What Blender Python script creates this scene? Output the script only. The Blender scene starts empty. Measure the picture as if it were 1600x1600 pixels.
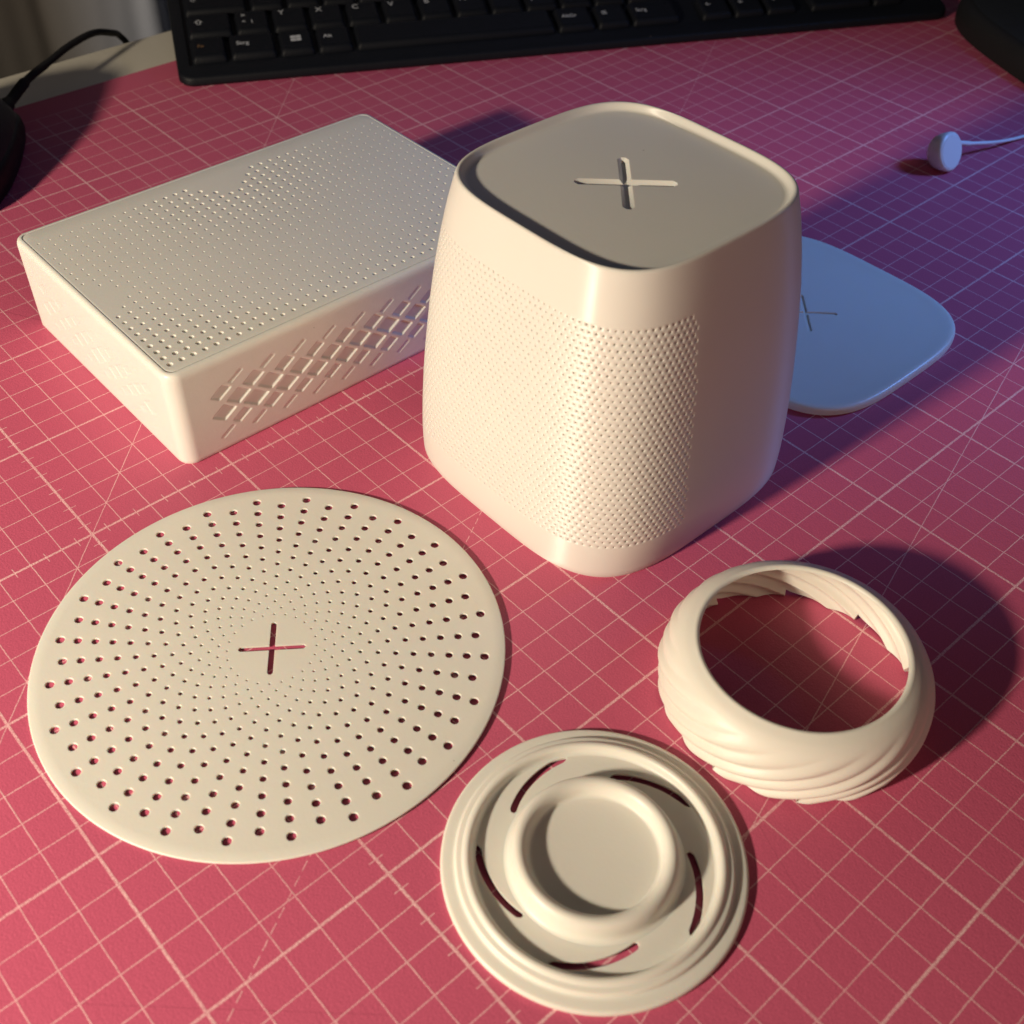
import bpy, math, random
import numpy as np
from mathutils import Matrix, Vector
from mathutils.geometry import tessellate_polygon

random.seed(4)
S = 0.01                      # all coordinates below are written in centimetres
scn = bpy.context.scene
COL = scn.collection

# ------------------------------------------------------------------ camera
R = [[0.6664147202819709, 0.7452421034310954, 0.02248617052988172],
     [0.5347576574178468, -0.4567432590732621, -0.7109288593974163],
     [-0.5195437117553047, 0.4857981088525676, -0.7029043526759451]]
CAM = (1.6105, -17.1652, 25.5927)
cd = bpy.data.cameras.new('camera')
cam = bpy.data.objects.new('camera', cd)
COL.objects.link(cam)
m = Matrix(((R[0][0], -R[1][0], -R[2][0], CAM[0]*S),
            (R[0][1], -R[1][1], -R[2][1], CAM[1]*S),
            (R[0][2], -R[1][2], -R[2][2], CAM[2]*S),
            (0, 0, 0, 1)))
cam.matrix_world = m
cd.sensor_fit = 'HORIZONTAL'; cd.sensor_width = 36; cd.lens = 36*1784.69/1600
cd.clip_start = 0.02; cd.clip_end = 20
cd.dof.use_dof = True; cd.dof.focus_distance = 0.37; cd.dof.aperture_fstop = 20
scn.camera = cam
scn.render.resolution_x = 1024; scn.render.resolution_y = 1024

# ------------------------------------------------------------------ light
w = bpy.data.worlds.new('World'); scn.world = w; w.use_nodes = True
bg = w.node_tree.nodes['Background']
bg.inputs[0].default_value = (0.80, 0.85, 1.0, 1); bg.inputs[1].default_value = 0.025

def area(name, pos, target, sx, sy, power, col, shape='RECTANGLE'):
    l = bpy.data.lights.new(name, 'AREA'); l.shape = shape; l.size = sx*S
    if shape in ('RECTANGLE', 'ELLIPSE'): l.size_y = sy*S
    l.energy = power; l.color = col
    o = bpy.data.objects.new(name, l); COL.objects.link(o)
    o.location = [c*S for c in pos]
    d = Vector([t-p for t, p in zip(target, pos)])
    o.rotation_euler = d.to_track_quat('-Z', 'Y').to_euler()
    return o
area('desk_lamp', (-19.2, -68, 31), (-25, -55, 0), 6.5, 6.5, 10.3, (1.0, 0.86, 0.66), 'DISK')
sl = bpy.data.lights.new('blue_spot_right', 'SPOT'); sl.energy = 8; sl.color = (0.15, 0.36, 1.0)
sl.spot_size = math.radians(50); sl.spot_blend = 1.0; sl.shadow_soft_size = .05
so_ = bpy.data.objects.new('blue_spot_right', sl); COL.objects.link(so_); so_.location = (.03, .54, .34)
so_.rotation_euler = Vector((-21, -27, -34)).to_track_quat('-Z', 'Y').to_euler()
area('screen_light_back', (-80, 44, 34), (-30, 12, 0), 46, 26, 0.12, (0.55, 0.6, 1.0))
area('room_bounce', (85, -22, 36), (-15, 3, 4), 60, 30, 1.0, (1.0, 0.62, 0.42))

scn.view_settings.view_transform = 'Standard'; scn.view_settings.look = 'None'
scn.view_settings.exposure = 0; scn.view_settings.gamma = 1
scn.view_settings.use_curve_mapping = False
scn.render.engine = 'CYCLES'

# ------------------------------------------------------------------ materials
def mat(name):
    mt = bpy.data.materials.new(name); mt.use_nodes = True
    nt = mt.node_tree; b = nt.nodes['Principled BSDF']
    return mt, nt, b
class G:
    """small helper for node graphs"""
    def __init__(s, nt): s.nt = nt
    def n(s, t, **k):
        x = s.nt.nodes.new(t)
        for a, v in k.items(): setattr(x, a, v)
        return x
    def link(s, a, b): s.nt.links.new(a, b)
    def put(s, sock, v):
        if hasattr(v, 'node'): s.link(v, sock)
        else: sock.default_value = v
    def m(s, op, a, b=0.0, c=0.0):
        x = s.n('ShaderNodeMath', operation=op)
        s.put(x.inputs[0], a); s.put(x.inputs[1], b); s.put(x.inputs[2], c)
        return x.outputs[0]

def noise(g, vec, scale, detail=3, rough=.5):
    x = g.n('ShaderNodeTexNoise'); g.link(vec, x.inputs['Vector'])
    x.inputs['Scale'].default_value = scale; x.inputs['Detail'].default_value = detail
    x.inputs['Roughness'].default_value = rough
    return x.outputs['Fac']

def plastic(name, base, rough, aniso=0.0, layer=0.0, grain=0.12, sss=0.0):
    mt, nt, b = mat(name); g = G(nt)
    tc = g.n('ShaderNodeTexCoord'); v = tc.outputs['Object']
    big = noise(g, v, 40, 3)
    mx = g.n('ShaderNodeMixRGB'); g.link(big, mx.inputs[0])
    mx.inputs[1].default_value = (*[c*.965 for c in base], 1); mx.inputs[2].default_value = (*[min(1, c*1.02) for c in base], 1)
    vo = g.n('ShaderNodeTexVoronoi'); g.link(v, vo.inputs['Vector']); vo.inputs['Scale'].default_value = 55
    dm = g.m('MULTIPLY', g.m('LESS_THAN', vo.outputs['Distance'], .016), .45)
    d2 = g.n('ShaderNodeMixRGB'); g.link(dm, d2.inputs[0]); g.link(mx.outputs[0], d2.inputs[1]); d2.inputs[2].default_value = (.20, .17, .15, 1)
    g.link(d2.outputs[0], b.inputs['Base Color'])
    rr = g.m('MULTIPLY_ADD', noise(g, v, 120, 4), .16, rough-.08)
    g.link(rr, b.inputs['Roughness'])
    b.inputs['IOR'].default_value = 1.46
    if aniso:
        b.inputs['Anisotropic'].default_value = aniso
        t = g.n('ShaderNodeTangent', direction_type='RADIAL', axis='Z')
        g.link(t.outputs[0], b.inputs['Tangent']); b.inputs['Anisotropic Rotation'].default_value = .25
    if sss:
        b.inputs['Subsurface Weight'].default_value = sss
        b.inputs['Subsurface Radius'].default_value = (1.0, .55, .35)
        b.inputs['Subsurface Scale'].default_value = 0.0015
    bp = g.n('ShaderNodeBump'); bp.inputs['Strength'].default_value = grain
    bp.inputs['Distance'].default_value = 0.0002
    h = noise(g, v, 900, 3)
    if layer:
        sp = g.n('ShaderNodeSeparateXYZ'); g.link(v, sp.inputs[0])
        st = noise_z(g, sp.outputs[2], layer)
        h = g.m('ADD', g.m('MULTIPLY', h, .5), st)
    g.link(h, bp.inputs['Height']); g.link(bp.outputs[0], b.inputs['Normal'])
    return mt
def noise_z(g, z, amp):
    x = g.n('ShaderNodeTexNoise', noise_dimensions='1D'); g.link(z, x.inputs['W'])
    x.inputs['Scale'].default_value = 2600; x.inputs['Detail'].default_value = 2
    return g.m('MULTIPLY', x.outputs['Fac'], amp)

M = {}
M['pla'] = plastic('white_plastic', (.745, .725, .675), .34, .0, .0, .10, sss=.25)
M['pla_tall'] = plastic('white_layered_plastic', (.735, .71, .66), .46, 1.0, 0, .03, sss=.12)
M['pla_tall'].node_tree.nodes['Principled BSDF'].inputs['Specular IOR Level'].default_value = 1.0
M['pla_disc'] = plastic('cream_plastic', (.755, .725, .66), .40, .0, .0, .14, sss=.5)
M['pla_ring'] = plastic('ivory_plastic', (.77, .73, .655), .44, 0, 0, .10, sss=.25)
M['puck'] = plastic('puck_plastic', (.74, .73, .72), .3, 0, 0, .05)
M['cable_white'] = plastic('white_rubber', (.72, .72, .74), .45)
M['black'] = plastic('black_plastic', (.005, .006, .009), .5, 0, 0, .35)
M['black_key'] = plastic('black_keycap', (.004, .005, .008), .55, 0, 0, .5)
M['black_top'] = plastic('dark_grey_plastic', (.018, .020, .024), .42, 0, 0, .2)
M['black_soft'] = plastic('black_rubber', (.012, .012, .013), .6, 0, 0, .3)
mt, nt, b = mat('legend_print'); b.inputs['Base Color'].default_value = (.42, .44, .48, 1); b.inputs['Roughness'].default_value = .5
M['legend'] = mt
for k_ in ('black', 'black_key', 'black_top', 'black_soft'): M[k_].node_tree.nodes['Principled BSDF'].inputs['Specular IOR Level'].default_value = .2
mt, nt, b = mat('legend_print_amber'); b.inputs['Base Color'].default_value = (.16, .09, .04, 1); b.inputs['Roughness'].default_value = .5
M['legend_fn'] = mt

def mat_mat():
    mt, nt, b = mat('pink_vinyl_with_grid'); g = G(nt)
    tc = g.n('ShaderNodeTexCoord'); v = tc.outputs['Object']
    sc = g.n('ShaderNodeVectorMath', operation='SCALE'); g.link(v, sc.inputs[0]); sc.inputs['Scale'].default_value = 100.0
    sp = g.n('ShaderNodeSeparateXYZ'); g.link(sc.outputs[0], sp.inputs[0])
    # printed lines wander a hair
    wob = g.m('MULTIPLY_ADD', noise(g, v, 380, 2), .024, -.012)
    x0, y0 = sp.outputs[0], sp.outputs[1]
    x = g.m('ADD', x0, wob); y = g.m('ADD', y0, wob)
    def dist(c, per, off=0.0):      # distance to the nearest multiple of per
        return g.m('ABSOLUTE', g.m('SUBTRACT', g.m('FLOORED_MODULO', g.m('ADD', c, per/2-off), per), per/2))
    def line(d, wd):                # soft-edged line of width wd
        q = g.n('ShaderNodeMapRange', interpolation_type='SMOOTHSTEP'); g.link(d, q.inputs[0])
        q.inputs[1].default_value = wd*.5-.004; q.inputs[2].default_value = wd*.5+.012
        q.inputs[3].default_value = 1; q.inputs[4].default_value = 0
        return q.outputs[0]
    mx = lambda a, c: g.m('MAXIMUM', a, c)
    thin = mx(line(dist(x, 1), .022), line(dist(y, 1), .022))
    bold = mx(line(dist(x, 5), .066), line(dist(y, 5), .066))
    near = lambda c, val, hw: g.m('LESS_THAN', g.m('ABSOLUTE', g.m('SUBTRACT', c, val)), hw)
    tk1 = g.m('MULTIPLY', near(x, -25, .21), line(dist(y, 1, .5), .018))
    tk2 = g.m('MULTIPLY', near(y, -10, .21), line(dist(x, 1, .5), .018))
    ax1 = line(g.m('ABSOLUTE', g.m('ADD', x, 25)), .07); ax2 = line(g.m('ABSOLUTE', g.m('ADD', y, 10)), .07)
    d45 = line(g.m('ABSOLUTE', g.m('MULTIPLY', g.m('ADD', g.m('ADD', x, y), 35), .7071)), .02)
    d60 = line(g.m('ABSOLUTE', g.m('MULTIPLY', g.m('ADD', g.m('MULTIPLY_ADD', x, 1.732, 31.3), y), .5)), .02)
    dash = g.m('LESS_THAN', g.m('FLOORED_MODULO', y, .36), .25)
    d60 = g.m('MULTIPLY', d60, dash)
    d75 = line(g.m('ABSOLUTE', g.m('MULTIPLY', g.m('ADD', g.m('MULTIPLY_ADD', x, 3.732, 21.16), y), .2588)), .02)
    ink = mx(mx(thin, bold), mx(mx(tk1, tk2), mx(mx(d45, d60), mx(d75, mx(ax1, ax2)))))
    inside = g.m('MULTIPLY', g.m('GREATER_THAN', x, -52.02), g.m('GREATER_THAN', y, -30.02))
    ink = g.m('MULTIPLY', ink, inside)
    # sandy, broken print
    gr = g.n('ShaderNodeMapRange'); g.link(noise(g, v, 2600, 2, .6), gr.inputs[0])
    gr.inputs[1].default_value = .38; gr.inputs[2].default_value = .56; gr.inputs[3].default_value = .25; gr.inputs[4].default_value = 1
    wear = g.n('ShaderNodeMapRange'); g.link(noise(g, v, 30, 4), wear.inputs[0])
    wear.inputs[1].default_value = .3; wear.inputs[2].default_value = .7; wear.inputs[3].default_value = .6; wear.inputs[4].default_value = 1
    ink = g.m('MULTIPLY', g.m('MULTIPLY', ink, gr.outputs[0]), wear.outputs[0])
    tone = g.n('ShaderNodeMixRGB'); g.link(noise(g, v, 14, 4), tone.inputs[0])
    tone.inputs[1].default_value = (.53, .094, .170, 1); tone.inputs[2].default_value = (.59, .109, .192, 1)
    spk = g.n('ShaderNodeMapRange'); g.link(noise(g, v, 2200, 2, .7), spk.inputs[0])
    spk.inputs[1].default_value = .35; spk.inputs[2].default_value = .7; spk.inputs[3].default_value = .90; spk.inputs[4].default_value = 1.10
    t2 = g.n('ShaderNodeVectorMath', operation='SCALE'); g.link(tone.outputs[0], t2.inputs[0]); g.link(spk.outputs[0], t2.inputs['Scale'])
    # knife scratches
    def seg(ax_, ay_, bx_, by_, wd):
        L = math.hypot(bx_-ax_, by_-ay_); ux_, uy_ = (bx_-ax_)/L, (by_-ay_)/L
        al = g.m('ADD', g.m('MULTIPLY', g.m('SUBTRACT', x, ax_), ux_), g.m('MULTIPLY', g.m('SUBTRACT', y, ay_), uy_))
        ac = g.m('ABSOLUTE', g.m('SUBTRACT', g.m('MULTIPLY', g.m('SUBTRACT', x, ax_), -uy_), g.m('MULTIPLY', g.m('SUBTRACT', y, ay_), -ux_)))
        return g.m('MULTIPLY', line(ac, wd), g.m('MULTIPLY', g.m('GREATER_THAN', al, 0.0), g.m('LESS_THAN', al, L)))
    scr = None
    for q_ in ((-38.6, -7.3, -36.3, -6.0, .02), (-12.2, -17.2, -7.4, -12.1, .006), (-3.4, -6.5, 1.2, -4.9, .006), (-27.5, -13.8, -25.3, -15.9, .006), (-5.0, -2.2, -2.1, -3.3, .005), (-30, 14, -24, 17.5, .006)):
        t_ = seg(*q_); scr = t_ if scr is None else mx(scr, t_)
    # a few specks of dirt
    vo = g.n('ShaderNodeTexVoronoi'); g.link(v, vo.inputs['Vector']); vo.inputs['Scale'].default_value = 16
    dirt = mx(g.m('MULTIPLY', g.m('LESS_THAN', vo.outputs['Distance'], .022), .55), g.m('MULTIPLY', scr, .32))
    dk = g.n('ShaderNodeMixRGB'); g.link(dirt, dk.inputs[0]); g.link(t2.outputs[0], dk.inputs[1]); dk.inputs[2].default_value = (.07, .01, .02, 1)
    c = g.n('ShaderNodeMixRGB'); g.link(g.m('MULTIPLY', ink, .95), c.inputs[0]); g.link(dk.outputs[0], c.inputs[1]); c.inputs[2].default_value = (.97, .66, .65, 1)
    g.link(c.outputs[0], b.inputs['Base Color'])
    b.inputs['Roughness'].default_value = .47
    b.inputs['Specular IOR Level'].default_value = .28
    bp = g.n('ShaderNodeBump'); bp.inputs['Strength'].default_value = .55; bp.inputs['Distance'].default_value = .00022
    h = g.m('ADD', noise(g, v, 1500, 3, .6), g.m('MULTIPLY', noise(g, v, 420, 2), .5))
    h = g.m('ADD', h, g.m('MULTIPLY', ink, .35))
    g.link(h, bp.inputs['Height']); g.link(bp.outputs[0], b.inputs['Normal'])
    return mt
M['mat'] = mat_mat()

def rough_mat(name, c1, c2, scale, rough, bump, bscale=300):
    mt, nt, b = mat(name); g = G(nt)
    v = g.n('ShaderNodeTexCoord').outputs['Object']
    mx = g.n('ShaderNodeMixRGB'); g.link(noise(g, v, scale, 5), mx.inputs[0])
    mx.inputs[1].default_value = (*c1, 1); mx.inputs[2].default_value = (*c2, 1)
    g.link(mx.outputs[0], b.inputs['Base Color']); b.inputs['Roughness'].default_value = rough
    bp = g.n('ShaderNodeBump'); bp.inputs['Strength'].default_value = bump; bp.inputs['Distance'].default_value = .0005
    g.link(noise(g, v, bscale, 4), bp.inputs['Height']); g.link(bp.outputs[0], b.inputs['Normal'])
    return mt
M['desk'] = rough_mat('cream_desk_laminate', (.78, .73, .61), (.84, .79, .68), 12, .42, .12)
M['wall'] = rough_mat('grey_brown_wall', (.045, .04, .036), (.06, .052, .046), 8, .8, .4)
M['cloth'] = rough_mat('grey_blue_curtain_cloth', (.34, .37, .46), (.46, .49, .58), 20, .75, .5, 1500)
_nt = M['cloth'].node_tree; _g = G(_nt); _b = _nt.nodes['Principled BSDF']       # base colour blends to dark brown towards one side
_src = _b.inputs['Base Color'].links[0].from_socket
_sp = _g.n('ShaderNodeSeparateXYZ'); _g.link(_g.n('ShaderNodeTexCoord').outputs['Object'], _sp.inputs[0])
_mr = _g.n('ShaderNodeMapRange', interpolation_type='SMOOTHSTEP'); _g.link(_sp.outputs[1], _mr.inputs[0])
_mr.inputs[1].default_value = -.115; _mr.inputs[2].default_value = -.035
_mx = _g.n('ShaderNodeMixRGB'); _g.link(_mr.outputs[0], _mx.inputs[0]); _mx.inputs[1].default_value = (.055, .048, .042, 1); _g.link(_src, _mx.inputs[2])
_g.link(_mx.outputs[0], _b.inputs['Base Color'])

# ------------------------------------------------------------------ mesh helpers
def link(name, me, mt, parent=None, base=None):
    if mt is not None: me.materials.append(mt)
    o = bpy.data.objects.new(name, me); COL.objects.link(o)
    if parent is not None: o.parent = parent
    elif base is not None: o.location = [c*S for c in base]
    return o
def mesh_from(name, verts, faces, smooth=True, base=(0, 0, 0)):
    """verts in world centimetres, moved so that base is the origin"""
    V = (np.asarray(verts, float) - np.array(base)) * S
    me = bpy.data.meshes.new(name)
    lens = np.array([len(f) for f in faces], dtype=np.int32)
    flat = np.fromiter((i for f in faces for i in f), dtype=np.int32, count=int(lens.sum()))
    me.vertices.add(len(V)); me.vertices.foreach_set('co', V.ravel())
    me.loops.add(len(flat)); me.loops.foreach_set('vertex_index', flat)
    me.polygons.add(len(lens))
    me.polygons.foreach_set('loop_start', np.r_[0, np.cumsum(lens)[:-1]].astype(np.int32))
    me.update(calc_edges=True); me.validate()
    me.polygons.foreach_set('use_smooth', np.full(len(me.polygons), bool(smooth)))
    return me
def sharp(me, deg=35):
    me.update()
    try: me.set_sharp_from_angle(angle=math.radians(deg))
    except Exception: pass
def thing(name, label, cat, base, group=None):
    o = bpy.data.objects.new(name, None); COL.objects.link(o)
    o.empty_display_size = .01; o.location = [c*S for c in base]
    o['label'] = label; o['category'] = cat
    if group: o['group'] = group
    return o
def tag(o, label, cat):
    o['label'] = label; o['category'] = cat; return o
class B:
    """vertex / face collector that merges equal vertices when asked"""
    def __init__(s): s.v = []; s.f = []; s.k = {}
    def add(s, p, merge=False):
        if merge:
            key = (round(p[0], 4), round(p[1], 4), round(p[2], 4))
            if key in s.k: return s.k[key]
            s.k[key] = len(s.v)
        s.v.append((float(p[0]), float(p[1]), float(p[2]))); return len(s.v)-1
    def loop(s, ps, merge=False): return [s.add(p, merge) for p in ps]
    def strip(s, a, b, closed=True):
        n = len(a); r = range(n if closed else n-1)
        for i in r: s.f.append((a[i], a[(i+1) % n], b[(i+1) % n], b[i]))
    def grid(s, P, closed=False, flip=False):
        nu, nv = P.shape[:2]; o = len(s.v)
        s.v.extend(map(tuple, P.reshape(-1, 3)))
        for i in range(nu if closed else nu-1):
            a = o+i*nv; c = o+((i+1) % nu)*nv
            for j in range(nv-1):
                q = (a+j, c+j, c+j+1, a+j+1); s.f.append(q[::-1] if flip else q)
    def tess(s, loops, z, flip=False):
        """flat face between an outer loop and holes; loops = lists of (x,y)"""
        pts = [p for l in loops for p in l]
        ids = [s.add((p[0], p[1], z), True) for p in pts]
        for t in tessellate_polygon([[Vector((p[0], p[1], 0)) for p in l] for l in loops]):
            a, b_, c = t
            (x1, y1), (x2, y2), (x3, y3) = pts[a][:2], pts[b_][:2], pts[c][:2]
            up = (x2-x1)*(y3-y1)-(y2-y1)*(x3-x1) > 0
            if up == flip: a, c = c, a
            s.f.append((ids[a], ids[b_], ids[c]))
    def mesh(s, name, base=(0, 0, 0), smooth=True, sh=None):
        me = mesh_from(name, s.v, s.f, smooth, base)
        if sh: sharp(me, sh)
        return me

def superloop(cx, cy, hw, n, N):
    """evenly spaced points on a superellipse"""
    t = np.linspace(0, 2*np.pi, 4001)
    x = np.sign(np.cos(t))*np.abs(np.cos(t))**(2/n); y = np.sign(np.sin(t))*np.abs(np.sin(t))**(2/n)
    s = np.r_[0, np.cumsum(np.hypot(np.diff(x), np.diff(y)))]
    q = np.linspace(0, s[-1], N, endpoint=False)
    return np.c_[cx+hw*np.interp(q, s, x), cy+hw*np.interp(q, s, y)]
def cross_loop(cx, cy, half, wd, ang):
    """outline of a plus sign with tapered arm ends"""
    h = wd/2; e = wd*.35
    arm = [(h, h), (half-e, h), (half, h*.35), (half, -h*.35), (half-e, -h), (h, -h)]
    out = []
    for k in range(4):
        a = ang - k*math.pi/2
        seq = arm[1:]
        for x, y in seq:
            out.append((cx+x*math.cos(a)-y*math.sin(a), cy+x*math.sin(a)+y*math.cos(a)))
    return out[::-1]
def holed_cell(Bd, F, u0, u1, v0, v1, r, ru=1.0, depth=.13, through=None, n=16, chamf=.014):
    """one rectangular cell of a surface with a round hole in it. F(u, v, d) -> xyz, d = depth below the surface;
    ru = how many u units one centimetre is"""
    k = n//4
    us = list(np.linspace(u0, u1, k+1)); vs = list(np.linspace(v0, v1, k+1))
    bd = [(u, v0) for u in us[:-1]] + [(u1, v) for v in vs[:-1]] + [(u, v1) for u in us[:0:-1]] + [(u0, v) for v in vs[:0:-1]]
    bi = [Bd.add(F(u, v, 0), True) for u, v in bd]
    if r is None:
        Bd.f.append(tuple(bi)); return
    uc, vc = (u0+u1)/2, (v0+v1)/2
    ang = [math.atan2((v-vc)/(v1-v0), (u-uc)/(u1-u0)) for u, v in bd]
    def ring(rr, d): return Bd.loop([F(uc+rr*math.cos(a)*ru, vc+rr*math.sin(a), d) for a in ang])
    r1 = ring(r+chamf, 0); r0 = ring(r, chamf*.8)
    Bd.strip(bi, r1); Bd.strip(r1, r0)
    w = ring(r*.97, depth); Bd.strip(r0, w)
    if through is None: Bd.f.append(tuple(w))
    return w

# ================================================================== the setting
DZ = -.3
bm = B()
prof = [(-58.5, -3.2), (-58.55, -.9), (-58.4, -.5), (-58.0, DZ)]
ys = np.linspace(-60, 110, 40)
P = np.array([[(x, y, z) for (x, z) in prof] + [(40, y, DZ)] for y in ys])
bm.grid(P, flip=True)
desk = link('desk', bm.mesh('desk', sh=50), M['desk']); desk['kind'] = 'structure'
bm = B(); P = np.array([[(-84, y, z) for z in np.linspace(-75, 40, 6)] for y in np.linspace(-60, 110, 8)])
bm.grid(P); wall = link('wall', bm.mesh('wall'), M['wall']); wall['kind'] = 'structure'
bm = B(); P = np.array([[(x, y, -75) for y in np.linspace(-90, 110, 6)] for x in np.linspace(-84, 60, 6)])
bm.grid(P, flip=False); fl = link('floor', bm.mesh('floor'), M['wall']); fl['kind'] = 'structure'
# curtain behind the desk
yy = np.linspace(-12, 46, 400); zz = np.linspace(-60, 30, 24); rng = np.random.RandomState(3)
ph = rng.rand(5)*6
fold = sum(a*np.sin(yy*f+p) for a, f, p in zip((1.6, .5, .2, .05, .02), (.3, .8, 1.7, 2.9, 5.1), ph))
P = np.array([[(-68+fold[i]*(1+.1*math.sin(z*.1)), y+.3*math.sin(z*.07+y), z) for z in zz] for i, y in enumerate(yy)])
bm = B(); bm.grid(P)
cur = link('curtain', bm.mesh('curtain', base=(-68, 20, -60)), M['cloth'], base=(-68, 20, -60))
tag(cur, 'grey-blue curtain, brown towards the left, hanging behind the desk edge beside the keyboard', 'curtain')

# cutting mat: top at z = 0
bm = B()
x0, x1, y0, y1, rc = -53.8, 12, -32, 60, 1.2
def rrect(x0, x1, y0, y1, r, k=8):
    out = []
    for cx, cy, a0 in ((x1-r, y0+r, -90), (x1-r, y1-r, 0), (x0+r, y1-r, 90), (x0+r, y0+r, 180)):
        for i in range(k+1):
            a = math.radians(a0+90*i/k); out.append((cx+r*math.cos(a), cy+r*math.sin(a)))
    return out
o0 = rrect(x0, x1, y0, y1, rc); o1 = rrect(x0+.03, x1-.03, y0+.03, y1-.03, rc)
bot = bm.loop([(x, y, DZ+.004) for x, y in o0]); mid = bm.loop([(x, y, -.03) for x, y in o0]); top = bm.loop([(x, y, 0) for x, y in o1])
bm.strip(bot, mid); bm.strip(mid, top); bm.f.append(tuple(top))
cm = link('cutting_mat', bm.mesh('cutting_mat', smooth=False), M['mat'])
tag(cm, 'pink cutting mat printed with a pale centimetre grid, lying on the desk under everything', 'cutting mat')

# ================================================================== ventilated box
BX0, BX1, BY0, BY1, BH = -36.6, -25.75, -6.25, 9.35, 3.65
bc = ((BX0+BX1)/2, (BY0+BY1)/2)
box = thing('ventilated_box', 'low rectangular white box with a dotted lid and lozenge cut-outs along its sides', 'box', (bc[0], bc[1], 0))
rc = .5
# perimeter path of the body: position and outward normal against arc length, starting mid of the +y side
segs = []
def per_pts(inset):
    ds = .026
    P, N = [], []
    def straight(a, b, nrm, d):
        L = math.hypot(b[0]-a[0], b[1]-a[1]); k = max(2, int(L/d))
        for i in range(k):
            t = i/k; P.append((a[0]+(b[0]-a[0])*t, a[1]+(b[1]-a[1])*t)); N.append(nrm)
    def arc(cx, cy, a0, k=12):
        for i in range(k):
            a = math.radians(a0+90*i/k); P.append((cx+rc*math.cos(a), cy+rc*math.sin(a))); N.append((math.cos(a), math.sin(a)))
    X0, X1, Y0, Y1 = BX0, BX1, BY0, BY1
    straight((X0, Y1-rc), (X0, Y0+rc), (-1, 0), .8); arc(X0+rc, Y0+rc, 180)
    straight((X0+rc, Y0), (X1-rc, Y0), (0, -1), ds); arc(X1-rc, Y0+rc, 270)
    straight((X1, Y0+rc), (X1, Y1-rc), (1, 0), ds); arc(X1-rc, Y1-rc, 0)
    straight((X1-rc, Y1), (X0+rc, Y1), (0, 1), .8); arc(X0+rc, Y1-rc, 90)
    return np.array(P), np.array(N)
PP, NN = per_pts(0)
def lozenges(h, z, c):
    """recess depth for horizontal position h (cm from the side's centre) and height z"""
    a, bq = 1.22, .405
    best = np.zeros(np.broadcast(h, z).shape)
    zc0 = 1.48
    for k in range(-2, 4):
        zc = zc0+k*bq
        hh = h - (a/2 if k % 2 else 0)
        hc = np.round(hh/a)*a
        dh = hh-hc; dz = z-zc
        p = dh/a + dz/(2*bq); q = dh/a - dz/(2*bq)      # lozenge axes
        inside_span = (np.abs(hc+(a/2 if k % 2 else 0)) < c-.1)
        wq = np.array({-2: .10, -1: .24, 0: .40, 1: .40, 2: .28, 3: .10}[k])
        wob = .86+.14*np.cos(hc*1.3)
        e = .065
        m1 = np.clip((wq*wob-np.abs(q*1.0))/e+.5, 0, 1); m2 = np.clip((.385-np.abs(p))/e+.5, 0, 1)
        best = np.maximum(best, np.where(inside_span, m1*m2, 0)*(.05+.95*wq/.40))
    return best
zs = np.r_[0, .05, np.linspace(.15, 3.2, 118), 3.3, 3.42]
Z, _ = np.meshgrid(zs, np.arange(len(PP)))
X = np.repeat(PP[:, :1], len(zs), 1); Y = np.repeat(PP[:, 1:], len(zs), 1)
D = np.zeros_like(Z)
mx_ = NN[:, 0] > .999; my_ = NN[:, 1] < -.999
D[mx_] = lozenges((Y-bc[1])[mx_], Z[mx_], 6.7)*.07
D[my_] = lozenges((X-bc[0])[my_], Z[my_], 4.3)*.018
D[:, 0] += .04
P = np.stack([X-D*NN[:, :1], Y-D*NN[:, 1:], Z], -1)
rim = [(.015, 3.50), (.05, 3.58), (.11, 3.635), (.19, BH-.002), (.233, BH-.006), (.236, BH-.12)]
extra = np.stack([np.stack([PP[:, 0]-i*NN[:, 0], PP[:, 1]-i*NN[:, 1], np.full(len(PP), z)], -1) for i, z in rim], 1)
P = np.concatenate([P, extra], 1)
bm = B(); bm.grid(P, closed=True)
link('body', bm.mesh('box_body', base=(*bc, 0)), M['pla'], box)
# lid with a square lattice of holes
bm = B()
pit = .4125; cols = 23; rows = 36
hx0 = -26.39; hy0 = -5.74
F = lambda u, v, d: (u, v, BH-d)
cxL, cyL = -35.5, 1.57
for i in range(cols):
    for j in range(rows):
        x = hx0-i*pit; y = hy0+j*.4165
        blank = False
        if abs(y-cyL)+(i-0)*0 >= 0:
            di = (cols-1-i)*pit                       # distance from the far long edge row
            if abs(y-cyL)+di < 1.22: blank = True
            xm = (hx0+hx0-(cols-1)*pit)/2
            if abs(x-xm)+j*.4165 < 1.22: blank = True
        d = math.hypot(x-cxL, y-cyL)
        r = max(.030, .060+.032*math.cos(math.pi*min(d, 12.6)/6.3))
        if d > 9: r += .006
        holed_cell(bm, F, x-pit/2, x+pit/2, y-.20825, y+.20825, None if blank else r, depth=.012+.5*r, chamf=.014)
ins = .235
o_out = rrect(BX0+ins, BX1-ins, BY0+ins, BY1-ins, rc-.15)
xa, xb = hx0-(cols-1)*pit-pit/2, hx0+pit/2; ya, yb = hy0-.20825, hy0+(rows-1)*.4165+.20825
cell = [(xa, ya), (xb, ya), (xb, yb), (xa, yb)]
o_in = rrect(BX0+ins+.03, BX1-ins-.03, BY0+ins+.03, BY1-ins-.03, rc-.15)
clampp = lambda x, y: (min(max(x, xa), xb), min(max(y, ya), yb), BH)
fa = bm.loop([(x, y, BH) for x, y in o_in], True)
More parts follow.
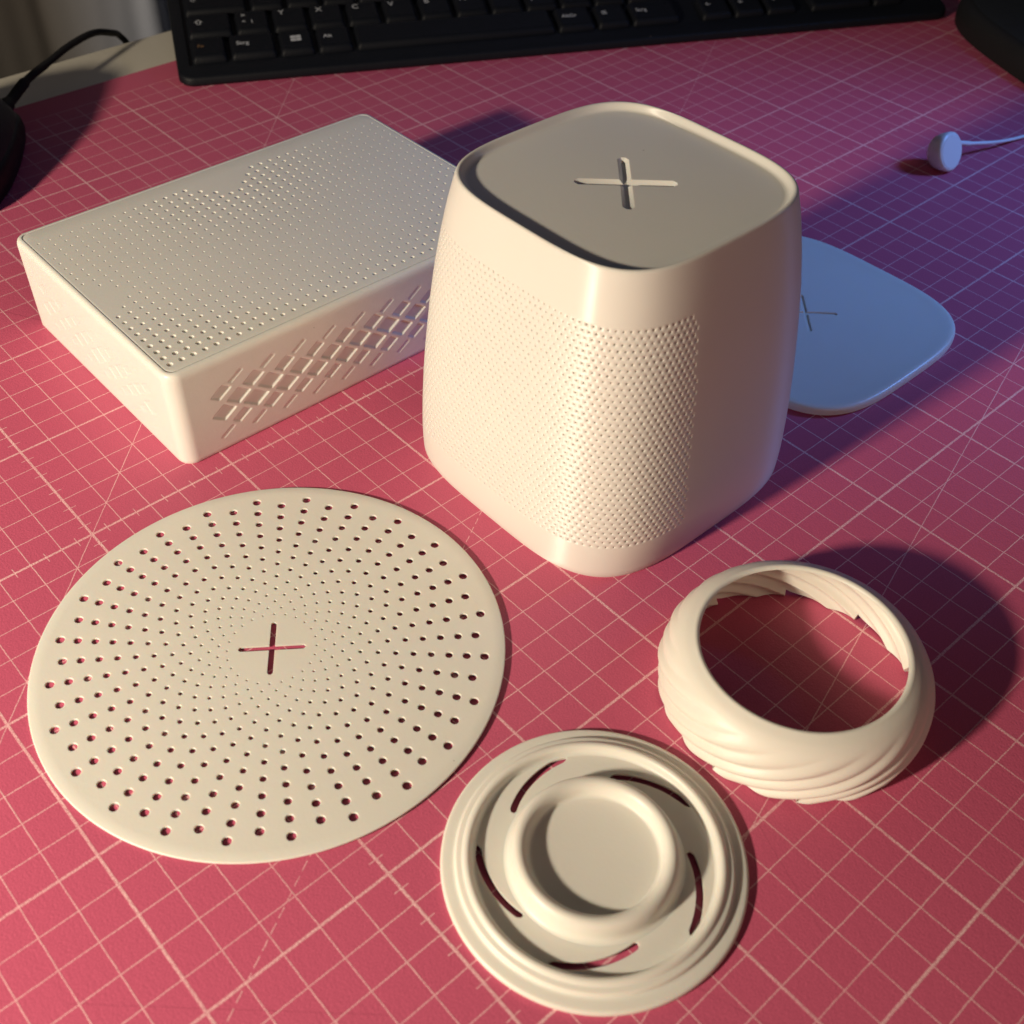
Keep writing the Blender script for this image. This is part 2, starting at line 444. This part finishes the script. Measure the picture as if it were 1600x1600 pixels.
# points on the rectangle of cells, one per outline point, with its true corners
fb = []
for x, y in o_in: fb.append(clampp(x, y))
fb = bm.loop(fb)
bm.strip(fa, fb)
a = bm.loop([(x, y, BH-.2) for x, y in o_out]); c = bm.loop([(x, y, BH-.008) for x, y in o_out]); t = bm.loop([(x, y, BH) for x, y in o_in], True)
bm.strip(a, c); bm.strip(c, t)
link('lid', bm.mesh('box_lid', base=(*bc, 0), sh=24), M['pla'], box)

# ================================================================== speaker housing
SC = (-17.67, 4.8); SN = 3.8
Zk = [0, .12, .5, 1, 2, 3, 4, 5, 6, 7, 8, 9, 9.5, 10]
Wk = [4.98, 5.03, 5.045, 5.05, 5.02, 4.97, 4.90, 4.81, 4.71, 4.59, 4.44, 4.26, 4.15, 4.03]
def Wz(z): # smooth profile
    return np.interp(z, _zz, _ww)
_zz = np.linspace(0, 10, 401); _ww = np.interp(_zz, Zk, Wk)
ker = np.hanning(41); ker /= ker.sum()
_w2 = np.convolve(np.pad(_ww, 20, mode='reflect', reflect_type='odd'), ker, 'valid'); _ww = np.where(_zz < .5, _ww, _w2)
_t = np.linspace(0, 2*np.pi, 20001)
_x = np.sign(np.cos(_t))*np.abs(np.cos(_t))**(2/SN); _y = np.sign(np.sin(_t))*np.abs(np.sin(_t))**(2/SN)
_s = np.r_[0, np.cumsum(np.hypot(np.diff(_x), np.diff(_y)))]; LU = _s[-1]        # unit perimeter
_nx = np.sign(_x)*np.abs(_x)**(SN-1); _ny = np.sign(_y)*np.abs(_y)**(SN-1); _nl = np.hypot(_nx, _ny); _nx /= _nl; _ny /= _nl
def FS(u, v, d):
    q = (u % 1.0)*LU; w_ = Wz(v)
    x = np.interp(q, _s, _x); y = np.interp(q, _s, _y); nx = np.interp(q, _s, _nx); ny = np.interp(q, _s, _ny)
    return (SC[0]+w_*x-d*nx, SC[1]+w_*y-d*ny, v)
spk = thing('speaker_housing', 'tall white tapered speaker shell with finely perforated front and sunken plus sign on top', 'speaker shell', (*SC, 0))
NC = 2*round(LU*5.0/.228/2); NR = 40; zb, zt = 1.28, 8.56; rh = (zt-zb)/NR
bm = B()
for j in range(NR):
    v0 = zb+j*rh; v1 = v0+rh
    for i in range(NC):
        off = .5 if j % 2 else 0
        u0 = (i+off)/NC; u1 = u0+1/NC
        x, y, _ = FS((u0+u1)/2, (v0+v1)/2, 0)
        rx, ry = x-SC[0], y-SC[1]
        ok = True
        if rx > 2.5 and ry > -1.6: ok = False
        if rx < -2.5 and ry > -3.0: ok = False          # side turned away from the picture
        if ry > 3.9: ok = False
        holed_cell(bm, FS, u0, u1, v0, v1, (.029 + .004*math.sin(i*.7+j*1.3)+.003*math.sin(i*2.9+j*5.1)) if ok else None, ru=1/(LU*Wz((v0+v1)/2)), chamf=.010, depth=.11, through=True, n=16 if ok else 8 if False else 16)
def band(zlist):
    us = np.arange(4*NC)/(4*NC)
    rowsP = []
    for z in zlist: rowsP.append([bm.add(FS(u, z, 0), True) for u in us])
    for a, b_ in zip(rowsP[:-1], rowsP[1:]): bm.strip(a, b_)
    return rowsP
lo = band([0, .03, .12, .3, .6, .95, zb])
hi = band([zt, 8.75, 9.0, 9.25, 9.5, 9.7, 9.85, 9.94])
us = np.arange(4*NC)/(4*NC); q = us*LU
ux = np.interp(q, _s, _x); uy = np.interp(q, _s, _y)
prev = hi[-1]
FLZ = 9.82
for hw, z in ((4.025, 9.99), (3.995, 10.02), (3.95, 10.025), (3.915, 10.0), (3.885, 9.95), (3.845, 9.885), (3.81, 9.845), (3.77, 9.827), (3.71, FLZ)):
    cur_ = bm.loop([(SC[0]+hw*a, SC[1]+hw*c, z) for a, c in zip(ux, uy)]); bm.strip(prev, cur_); prev = cur_
link('shell', bm.mesh('speaker_shell', base=(*SC, 0)), M['pla_tall'], spk)
def engraved_plate(outer, cross, z, dep, bev, base, name):
    bm = B(); bm.tess([outer, cross[::-1]], z)
    n = len(cross); cx = sum(p[0] for p in cross)/n; cy = sum(p[1] for p in cross)/n
    t = bm.loop([(x, y, z) for x, y in cross], True)
    def shrink(f):  # move towards the arm's centre line
        out = []
        for k, (x, y) in enumerate(cross):
            out.append((x, y))
        return out
    a = bm.loop([(x, y, z-dep) for x, y in inset_loop(cross, bev)]); bm.strip(t, a)
    lp = inset_loop(cross, bev)
    bm.tess([lp], z-dep)
    return bm.mesh(name, base=base, sh=30)
def inset_loop(lp, d):
    n = len(lp); out = []
    area_ = sum(lp[i][0]*lp[(i+1) % n][1]-lp[(i+1) % n][0]*lp[i][1] for i in range(n))
    sg = 1 if area_ > 0 else -1
    for i in range(n):
        p, q_, r_ = Vector(lp[i-1]), Vector(lp[i]), Vector(lp[(i+1) % n])
        e1 = (q_-p).normalized(); e2 = (r_-q_).normalized()
        n1 = Vector((-e1.y, e1.x))*sg; n2 = Vector((-e2.y, e2.x))*sg
        b_ = (n1+n2); b_ = b_/max(b_.dot(n1), .3) if b_.length > 1e-6 else n1
        out.append((q_.x+b_.x*d, q_.y+b_.y*d))
    return out
outer = [(SC[0]+3.72*a, SC[1]+3.72*c) for a, c in zip(ux[::4], uy[::4])]
me = engraved_plate(outer, cross_loop(SC[0]-.05, SC[1]+.05, 1.45, .34, math.radians(47.5)), FLZ+.002, .11, .12, (*SC, 0), 'speaker_top')
link('top_panel', me, M['pla'], spk)

# ================================================================== perforated disc
DC = (-17.57, -8.32); DR = 6.58; DT = .055
def FD(u, v, d): # u = degrees, v = radius
    a = math.radians(u); lift = .01+.065*(.5+.5*v/6.6*math.cos(a-.95))
    return (DC[0]+v*math.cos(a), DC[1]+v*math.sin(a), DT+lift-d)
bm = B(); bw = B()
TH0 = 46.2
bot_loops = []
for k in range(48):
    th = TH0+k*7.5; even = k % 2 == 0
    radii = [6-.5*i for i in range(10)] if even else [5.75-.5*i for i in range(10)]
    for r in radii:
        w_ = holed_cell(bm, FD, th-3.75, th+3.75, r-.25, r+.25, .005+.0203*r, ru=180/math.pi/r, depth=DT, through=True, chamf=.012 if r > 2 else .006)
    if even: holed_cell(bm, FD, th-3.75, th+3.75, 1.0, 1.25, None)
    else: holed_cell(bm, FD, th-3.75, th+3.75, 6.0, 6.25, None)
ang = [TH0-3.75+7.5/4*i for i in range(192)]
rows_ = [bm.loop([FD(a, 6.25, 0) for a in ang], True)]
for r, d in ((DR-.03, 0), (DR-.01, .008), (DR, .025), (DR, DT), (DR-.1, DT)):
    rows_.append(bm.loop([FD(a, r, d) for a in ang]))
for a, c in zip(rows_[:-1], rows_[1:]): bm.strip(a, c)
inner = [FD(a, 1.0, 0)[:2] for a in ang]
cr = cross_loop(DC[0], DC[1], .94, .165, math.radians(53))
n0 = len(bm.v); bm.tess([inner, cr[::-1]], 0)
t = bm.loop([(x, y, 0) for x, y in cr]); t2 = bm.loop([(x, y, -DT) for x, y in cr]); bm.strip(t, t2)
for i in range(n0, len(bm.v)):
    x, y, z = bm.v[i]; v = math.hypot(x-DC[0], y-DC[1]); a = math.atan2(y-DC[1], x-DC[0])
    bm.v[i] = (x, y, z+FD(math.degrees(a), v, 0)[2])
me = bm.mesh('perforated_disc', base=(*DC, 0), sh=38)
o = link('perforated_disc', me, M['pla_disc'], base=(*DC, 0))
tag(o, 'large thin cream disc full of round holes with a plus-shaped slot in its centre', 'disc')

# ================================================================== vented cap (small stepped disc)
CC = (-6.98, -6.03)
bm = B()
def lathe(bm, c, prof, N=240, merge=False):
    P = np.array([[(c[0]+r*math.cos(a), c[1]+r*math.sin(a), z) for r, z in prof] for a in np.linspace(0, 2*np.pi, N, endpoint=False)])
    bm.grid(P, closed=True, flip=False)
prof_in = [(.02, .33), (1.50, .33), (1.56, .34), (1.595, .37), (1.615, .43), (1.64, .53), (1.68, .61), (1.74, .67), (1.80, .70), (1.87, .705), (1.94, .68), (2.0, .62), (2.05, .52), (2.075, .38), (2.10, .25), (2.16, .19), (2.22, .17)]
prof_out = [(2.90, .17), (2.945, .185), (2.975, .26), (3.0, .35), (3.035, .395), (3.08, .415), (3.13, .41), (3.18, .385), (3.205, .355), (3.22, .335), (3.25, .32), (3.33, .315), (3.37, .30), (3.39, .25), (3.40, .205), (3.43, .185), (3.48, .18), (3.66, .165), (3.71, .15), (3.74, .11), (3.745, .03), (3.73, 0)]
cap = thing('vented_cap', 'small round cream cap with stepped rim, raised inner ring and five curved slots', 'cap', (*CC, 0))
lathe(bm, CC, [(r, z) for r, z in prof_out][::-1])
for f_i in range(len(bm.f)): pass
bm.f = [f[::-1] for f in bm.f]
slots = []
for k in range(5):
    a0 = -19-72*k+0
    c1, c2 = [], []
    N = 26
    for i in range(N+1):
        t = i/N; a = math.radians(a0-47*t); r = 2.33+.55*t
        if k == 3: r += .0
        hw = .095*min(1, (t*14+.45), ((1-t)*14+.45))
        c1.append((CC[0]+(r+hw)*math.cos(a), CC[1]+(r+hw)*math.sin(a))); c2.append((CC[0]+(r-hw)*math.cos(a), CC[1]+(r-hw)*math.sin(a)))
    slots.append(c1+c2[::-1])
circ_o = [(CC[0]+2.90*math.cos(a), CC[1]+2.90*math.sin(a)) for a in np.linspace(0, 2*np.pi, 240, endpoint=False)]
circ_i = [(CC[0]+2.22*math.cos(a), CC[1]+2.22*math.sin(a)) for a in np.linspace(0, 2*np.pi, 240, endpoint=False)]
# slots must stay between the circles
fix = []
for s_ in slots:
    l = []
    for x, y in s_:
        r = math.hypot(x-CC[0], y-CC[1]); r2 = min(max(r, 2.245), 2.885); l.append((CC[0]+(x-CC[0])*r2/r, CC[1]+(y-CC[1])*r2/r))
    fix.append(l)
bm.tess([circ_o, circ_i[::-1]]+fix, .17)
for s_ in fix:
    t = bm.loop([(x, y, .17) for x, y in s_]); t1 = bm.loop([(x, y, .10) for x, y in s_]); bm.strip(t1, t)
link('base_plate', bm.mesh('cap_base', base=(*CC, 0), sh=60), M['pla_disc'], cap)
bm = B(); lathe(bm, CC, prof_in); bm.f = [f for f in bm.f]
bm.f.append(tuple(range(0, 240*len(prof_in), len(prof_in)))[::1])
bm.f = [f[::-1] for f in bm.f]
bm.f = [f[::-1] for f in bm.f]
link('inner_ring', bm.mesh('cap_ring', base=(*CC, 0), sh=60), M['pla_disc'], cap)

# ================================================================== fluted ring
RC = (-7.1, 1.72)
kz = [0, .3, .6, .9, 1.2, 1.45, 1.65, 1.8, 1.9, 1.96]
kr = [3.60, 3.67, 3.70, 3.69, 3.61, 3.49, 3.35, 3.19, 3.05, 2.91]
zf = np.linspace(0, 1.96, 80)
rf = np.interp(zf, kz, kr); rf = np.convolve(np.pad(rf, 3, mode='reflect', reflect_type='odd'), np.ones(7)/7, 'valid')
NT = 1440; th = np.arange(NT)/NT*360.0
TEE = -13.0
P = []
fr = ((th-TEE) % 36)/36.0                                  # 0 just after a notch, 1 just before the next
for i in range(NT):
    zb_ = .012+.05*fr[i]+.19*fr[i]**5
    col_ = []
    for z0, r0 in zip(zf, rf):
        z = max(z0, zb_)
        amp = np.clip((1.72-z)/.95, 0, 1)
        phs = math.radians(th[i]-40*z)*20
        wv = 2*math.sqrt(math.sin(phs*.5)**2+.05)-1.35+.28*math.sin(phs*.5+.6)
        wv = wv*.9
        tip = .05*(1-fr[i])**5*max(0, 1-z/.22)**2
        r = np.interp(z, zf, rf)-.035*amp+.088*amp*wv+tip
        col_.append((r, z))
    top = [(2.885, 1.975), (2.84, 1.985), (2.79, 1.975), (2.755, 1.94)]
    inn = [(max(r-.15, 2.70) if z < 1.9 else 2.74, min(z, 1.90)) for r, z in col_[::-1]]
    full = col_+top+inn+[col_[0]]
    a = math.radians(th[i]); P.append([(RC[0]+r*math.cos(a), RC[1]+r*math.sin(a), z) for r, z in full])
bm = B(); bm.grid(np.array(P), closed=True)
o = link('fluted_ring', bm.mesh('fluted_ring', base=(*RC, 0), sh=62), M['pla_ring'], base=(*RC, 0))
tag(o, 'open ivory ring with twisted flutes and a notched lower edge, standing on the mat', 'ring')

# ================================================================== square lid behind the speaker
LC = (-17.92, 16.10); LN = 3.6
lid = B()
outl = superloop(LC[0], LC[1], 5.0, LN, 320); inn = superloop(LC[0], LC[1], 4.3, LN, 320)
crs = cross_loop(LC[0]+.05, LC[1]+.15, 1.22, .17, math.radians(46))
rings = [(5.0*.985, 0.0), (5.0, .06), (5.0, .20), (4.985, .27), (4.95, .32), (4.88, .35), (4.78, .355), (4.6, .335), (4.3, .30)]
pr = None
for hw, z in rings:
    l = lid.loop([(LC[0]+(x-LC[0])*hw/5.0, LC[1]+(y-LC[1])*hw/5.0, z) for x, y in outl], hw == 4.3)
    if pr: lid.strip(pr, l)
    pr = l
ol = [(LC[0]+(x-LC[0])*4.3/5.0, LC[1]+(y-LC[1])*4.3/5.0) for x, y in outl]
lid.tess([ol, crs[::-1]], .30)
t = lid.loop([(x, y, .30) for x, y in crs], True); a = lid.loop([(x, y, .24) for x, y in inset_loop(crs, .03)]); lid.strip(t, a)
lid.tess([inset_loop(crs, .03)], .24)
o = link('square_lid', lid.mesh('square_lid', base=(*LC, 0), sh=40), M['pla'], base=(*LC, 0))
tag(o, 'flat rounded-square white lid with a plus sign, in blue light behind the speaker shell', 'lid')

# ================================================================== charging puck on its edge
def tube(bm, pts, r, k=12):
    pts = [Vector(p) for p in pts]
    # smooth the path
    cp = []
    for i in range(len(pts)-1):
        p0 = pts[max(i-1, 0)]; p1 = pts[i]; p2 = pts[i+1]; p3 = pts[min(i+2, len(pts)-1)]
        for j in range(8):
            t = j/8; cp.append(.5*((2*p1)+(-p0+p2)*t+(2*p0-5*p1+4*p2-p3)*t*t+(-p0+3*p1-3*p2+p3)*t**3))
    cp.append(pts[-1]); rings = []
    for i, p in enumerate(cp):
        d = (cp[min(i+1, len(cp)-1)]-cp[max(i-1, 0)]).normalized()
        n1 = d.cross(Vector((0, 0, 1))); n1 = n1.normalized() if n1.length > 1e-4 else Vector((1, 0, 0)); n2 = d.cross(n1)
        rr = r[min(int(i/8), len(r)-1)] if isinstance(r, list) else r
        rings.append(bm.loop([p+n1*rr*math.cos(a)+n2*rr*math.sin(a) for a in np.linspace(0, 2*np.pi, k, endpoint=False)]))
    for a, c in zip(rings[:-1], rings[1:]): bm.strip(a, c)
    bm.f.append(tuple(rings[0])); bm.f.append(tuple(rings[-1][::-1]))
pk_base = (-21.4, 30.5, 0)
puck = thing('charging_puck', 'small round white charging puck propped on its edge with a thin white cable', 'charger', pk_base)
ax = Vector((.84, -.02, .36)).normalized()                    # direction the flat face looks
RP = .88; pc = Vector((-21.25, 30.9, .86))
e1 = ax.cross(Vector((0, 0, 1))).normalized(); e2 = ax.cross(e1)
def lathe_axis(prof, N=64):
    bm = B(); rings = []
    for r, h in prof:
        rings.append(bm.loop([pc+ax*h+(e1*math.cos(a)+e2*math.sin(a))*r for a in np.linspace(0, 2*np.pi, N, endpoint=False)]))
    for a, c in zip(rings[:-1], rings[1:]): bm.strip(a, c)
    bm.f.append(tuple(rings[0][::-1])); bm.f.append(tuple(rings[-1])); return bm
sh_ = lathe_axis([(.1, -.75), (.35, -.74), (.58, -.66), (.74, -.48), (.83, -.22), (RP-.01, 0), (RP, .12), (RP-.02, .2), (RP-.08, .25), (RP-.12, .26)])
link('housing', sh_.mesh('puck_housing', base=pk_base, sh=40), M['puck'], puck)
fc = lathe_axis([(RP-.12, .255), (RP-.14, .275), (RP-.2, .28)])
link('charging_face', fc.mesh('puck_face', base=pk_base, sh=40), M['puck'], puck)
bm = B()
cpts = [tuple(pc+Vector((.05, .80, 0))), (-21.3, 31.9, .95), (-21.1, 32.8, .72), (-20.7, 34.6, .38), (-20.4, 36.6, .14), (-20.0, 39, .1), (-18, 43, .1), (-13, 50, .1)]
tube(bm, cpts, [.15, .11, .085, .075]); link('cable', bm.mesh('puck_cable', base=pk_base), M['cable_white'], puck)

# ================================================================== keyboard
KO = Vector((-50.6, 7.98)); KU = Vector((.452, .892)).normalized(); KV = Vector((-KU.y, KU.x))
tl = .23
def K(s, t, h=0.0):   # along, depth, height above the deck
    return (KO.x+KU.x*s+KV.x*t, KO.y+KU.y*s+KV.y*t, .50+tl*t+h)
kb = thing('keyboard', 'black full-size desktop keyboard with pale key legends at the back of the mat', 'keyboard', (KO.x, KO.y, 0))
KB = (KO.x, KO.y, 0); KL = 43.3; KD = 13.8
bm = B()
def kring(ins, fh):
    return [(s, t, fh) for s, t in rrect(ins, KL-ins, ins, KD-ins, .75-ins*.5)]
r0 = bm.loop([(KO.x+KU.x*s+KV.x*t, KO.y+KU.y*s+KV.y*t, .02+.0*t) for s, t, _ in kring(.12, 0)])
r1 = bm.loop([(K(s, t)[0], K(s, t)[1], .16) for s, t, _ in kring(0, 0)])
r2 = bm.loop([K(s, t, -.14) for s, t, _ in kring(0, 0)]); r3 = bm.loop([K(s, t, -.04) for s, t, _ in kring(.05, 0)]); r4 = bm.loop([K(s, t, 0) for s, t, _ in kring(.14, 0)])
w0 = [(.62, 1.0), (KL-.62, 1.0), (KL-.62, KD-1.1), (.62, KD-1.1)]
bm.strip(r0, r1); bm.strip(r1, r2); bm.strip(r2, r3); bm.strip(r3, r4)
n0 = len(bm.v); o2 = [(s, t) for s, t, _ in kring(.14, 0)]
pts = o2+w0[::-1]; ids = r4+bm.loop([K(s, t, 0) for s, t in w0[::-1]])
for t_ in tessellate_polygon([[Vector((*p, 0)) for p in o2], [Vector((*p, 0)) for p in w0[::-1]]]): bm.f.append(tuple(ids[i] for i in t_))
wi = ids[len(o2):]; lowr = bm.loop([K(s, t, -.12) for s, t in w0[::-1]]); bm.strip(wi, lowr); bm.f.append(tuple(lowr))
link('case', bm.mesh('keyboard_case', base=KB, sh=35), M['black'], kb)
kcache = {}
kmat = Matrix(((KU.x, KV.x, 0, 0), (KU.y, KV.y, 0, 0), (0, tl*0, 1, 0), (0, 0, 0, 1)))
tilt = math.atan(tl)
rotK = Matrix.Rotation(math.atan2(KU.y, KU.x), 4, 'Z') @ Matrix.Rotation(tilt, 4, 'X')
def key(s0, s1, row, text=None, tpos='ul', size=.42, second=None, logo=False, fn=False):
    wd = round(s1-s0-.14, 2); dp = 1.74
    if wd not in kcache:
        bm = B(); prs = None
        for ins, z, yo in ((0, -.10, 0), (.03, .10, 0), (.13, .235, .05), (.19, .262, .05), (.30, .255, .05)):
            l = bm.loop([(x, y+yo, z) for x, y in rrect(-wd/2+ins, wd/2-ins, -dp/2+ins, dp/2-ins, .16, 4)])
            if prs: bm.strip(prs, l)
            prs = l
        c0 = bm.add((0, .05, .245))
        for i in range(len(prs)): bm.f.append((prs[i], prs[(i+1) % len(prs)], c0))
        me = bm.mesh('keycap'); me.materials.append(M['black_key']); kcache[wd] = me
    o = bpy.data.objects.new('key', kcache[wd]); COL.objects.link(o); o.parent = kb
    t = 2.0+row*1.905
    p = K((s0+s1)/2, t, 0)
    o.matrix_local = Matrix.Translation(((p[0]-KB[0])*S, (p[1]-KB[1])*S, p[2]*S)) @ rotK
    def leg(tx, x, y, sz, mt=None):
        c = bpy.data.curves.new('legend', 'FONT'); c.body = tx; c.size = sz*S; c.align_x = 'LEFT'; c.align_y = 'CENTER'; c.offset = .0001*.5
        tmp = bpy.data.objects.new('tmp', c); COL.objects.link(tmp)
        me = bpy.data.meshes.new_from_object(tmp); bpy.data.objects.remove(tmp); bpy.data.curves.remove(c)
        me.materials.clear(); me.materials.append(mt or M['legend'])
        lo_ = bpy.data.objects.new('legend', me); COL.objects.link(lo_); lo_.parent = o; lo_.location = (x*S, y*S, .272*S)
    if text:
        if tpos == 'ul': leg(text, -wd/2+.34, .40, size*1.25)
        elif tpos == 'c': leg(text, -wd/2+.34, .08, size, M['legend_fn'] if fn else None)
    if second: leg(second, -wd/2+.34, -.12, size)
    if logo:
        bm = B()
        for a in (0, 1):
            for c in (0, 1):
                x, y = -.27+a*.28, -.2+c*.24
                sk = .02*(a)
                q = bm.loop([(x, y, 0), (x+.26, y+sk, 0), (x+.26, y+.21+sk, 0), (x, y+.21, 0)]); bm.f.append(tuple(q))
        lo_ = link('logo', bm.mesh('window_logo', smooth=False), M['legend'], o); lo_.location = (0, .08*S, .272*S)
P_ = 1.95
key(.75, 2.65, 0, 'Fn', 'c', .34, fn=True); key(2.7, 5.15, 0, 'Strg', 'c', .40); key(5.2, 7.1, 0, logo=True); key(7.15, 9.1, 0, 'Alt', 'c', .38)
key(9.15, 20.05, 0); key(20.1, 22.3, 0, 'AltGr', 'c', .36); key(22.35, 24.3, 0, '≡', 'c', .6); key(24.35, 27.2, 0, 'Strg', 'c', .38)
for i, tx in enumerate('←↓→'): key(28.4+i*P_, 28.4+(i+1)*P_-.04, 0, tx, 'c', .45)
key(35.0, 38.85, 0, '0', 'c', .4); key(38.9, 40.8, 0, ',', 'c', .4)
key(.75, 3.15, 1, '⇧', 'c', .5); key(3.2, 5.1, 1, '>', 'ul', .34, second='<   |')
for i, tx in enumerate(['Y', 'X', 'C', 'V', 'B', 'N', 'M', ';', ':', '_']):
    key(5.15+i*P_, 5.15+(i+1)*P_-.04, 1, tx, 'ul', .40, second={7: ',', 8: '.', 9: '-'}.get(i))
key(24.65, 27.2, 1, '⇧', 'c', .5); key(30.35, 32.3, 1, '↑', 'c', .45)
for i, tx in enumerate('123'): key(35.0+i*P_, 35.0+(i+1)*P_-.04, 1, tx, 'c', .4)
key(.75, 4.1, 2, '⇩', 'c', .5)
for i, tx in enumerate('ASDFGHJKLÖÄ#'): key(4.15+i*P_*.985, 4.15+(i+1)*P_*.985-.04, 2, tx, 'ul', .40)
for i, tx in enumerate('456'): key(35.0+i*P_, 35.0+(i+1)*P_-.04, 2, tx, 'c', .4)
key(.75, 3.6, 3)
for i in range(12): key(3.65+i*P_, 3.65+(i+1)*P_-.04, 3)
for i in range(3): key(28.4+i*P_, 28.4+(i+1)*P_-.04, 3); key(35.0+i*P_, 35.0+(i+1)*P_-.04, 3)
for i in range(13): key(.75+i*P_, .75+(i+1)*P_-.04, 4)
for i in range(3): key(28.4+i*P_, 28.4+(i+1)*P_-.04, 4); key(35.0+i*P_, 35.0+(i+1)*P_-.04, 4)

# ================================================================== dark device at the left edge, with its cable
def dome(outline, centre, levels, N=96):
    pts = np.array(outline+outline[:1]); seg = np.r_[0, np.cumsum(np.hypot(*np.diff(pts, axis=0).T))]
    q = np.linspace(0, seg[-1], N, endpoint=False); L = np.c_[np.interp(q, seg, pts[:, 0]), np.interp(q, seg, pts[:, 1])]
    k = np.hanning(9); k /= k.sum()
    L = np.stack([np.convolve(np.r_[L[-4:, i], L[:, i], L[:4, i]], k, 'valid') for i in (0, 1)], 1)
    bm = B(); pr = None
    for f_, z in levels:
        l = bm.loop([(centre[0]+(x-centre[0])*f_, centre[1]+(y-centre[1])*f_, z if not callable(z) else z(x, y)) for x, y in L])
        if pr: bm.strip(pr, l)
        pr = l
    bm.f.append(tuple(pr)); return bm
MB = (-50.2, -5.4)
mo = [(-50.7, .1), (-48.4, -1.2), (-46.3, -2.7), (-44.7, -4.4), (-44.3, -7), (-45.5, -10), (-49, -11.5), (-53, -10.5), (-54.5, -6), (-53.5, -1.5)]
mouse = thing('computer_mouse', 'black computer mouse cut off by the left picture edge, with a thin black cable', 'mouse', (*MB, 0))
d = dome(mo, MB, [(.96, .0), (.985, .25), (1.0, .7), (.985, 1.1), (.95, 1.35)])
link('body', d.mesh('mouse_body', base=(*MB, 0)), M['black'], mouse)
d = dome(mo, MB, [(.955, 1.33), (.94, 1.5), (.87, 2.1), (.74, 2.95), (.55, 3.7), (.28, 4.1), (.05, 4.2)])
link('top_shell', d.mesh('mouse_top', base=(*MB, 0)), M['black_top'], mouse)
bm = B()
tube(bm, [(-51.2, -1.0, 1.1), (-52.6, .2, .9), (-53.6, 1.6, 1.2), (-54.6, 3.2, 1.3), (-55.6, 4.9, 1.4), (-56.5, 6.6, 1.3), (-57.4, 7.9, .7), (-58.6, 8.9, -.1), (-59.3, 9.6, -1.5), (-59.6, 9.9, -6), (-59.8, 10, -14)], [.34, .26, .19, .17])
link('cable', bm.mesh('mouse_cable', base=(*MB, 0)), M['black_soft'], mouse)

# ================================================================== dark stand at the right back
QB = (-23.5, 49.5)
so = [(-31.2, 47.2), (-29.5, 45.3), (-27.5, 44.1), (-25.6, 43.2), (-23.5, 42.2), (-20.5, 41.4), (-16.5, 42.5), (-14.5, 47), (-15.5, 53), (-20, 57.5), (-27, 57), (-31.8, 52)]
st = thing('monitor_stand', 'black rounded monitor foot at the far right corner of the mat', 'monitor stand', (*QB, 0))
d = dome(so, QB, [(1.0, 0), (1.005, .3), (1.0, .9), (.97, 1.35), (.93, 1.5)])
link('foot', d.mesh('stand_foot', base=(*QB, 0)), M['black_soft'], st)
d = dome(so, QB, [(.932, 1.49), (.90, 1.56), (.80, 1.66), (.55, 1.8), (.2, 1.9), (.05, 1.9)])
link('top_cover', d.mesh('stand_top', base=(*QB, 0)), M['black_top'], st)
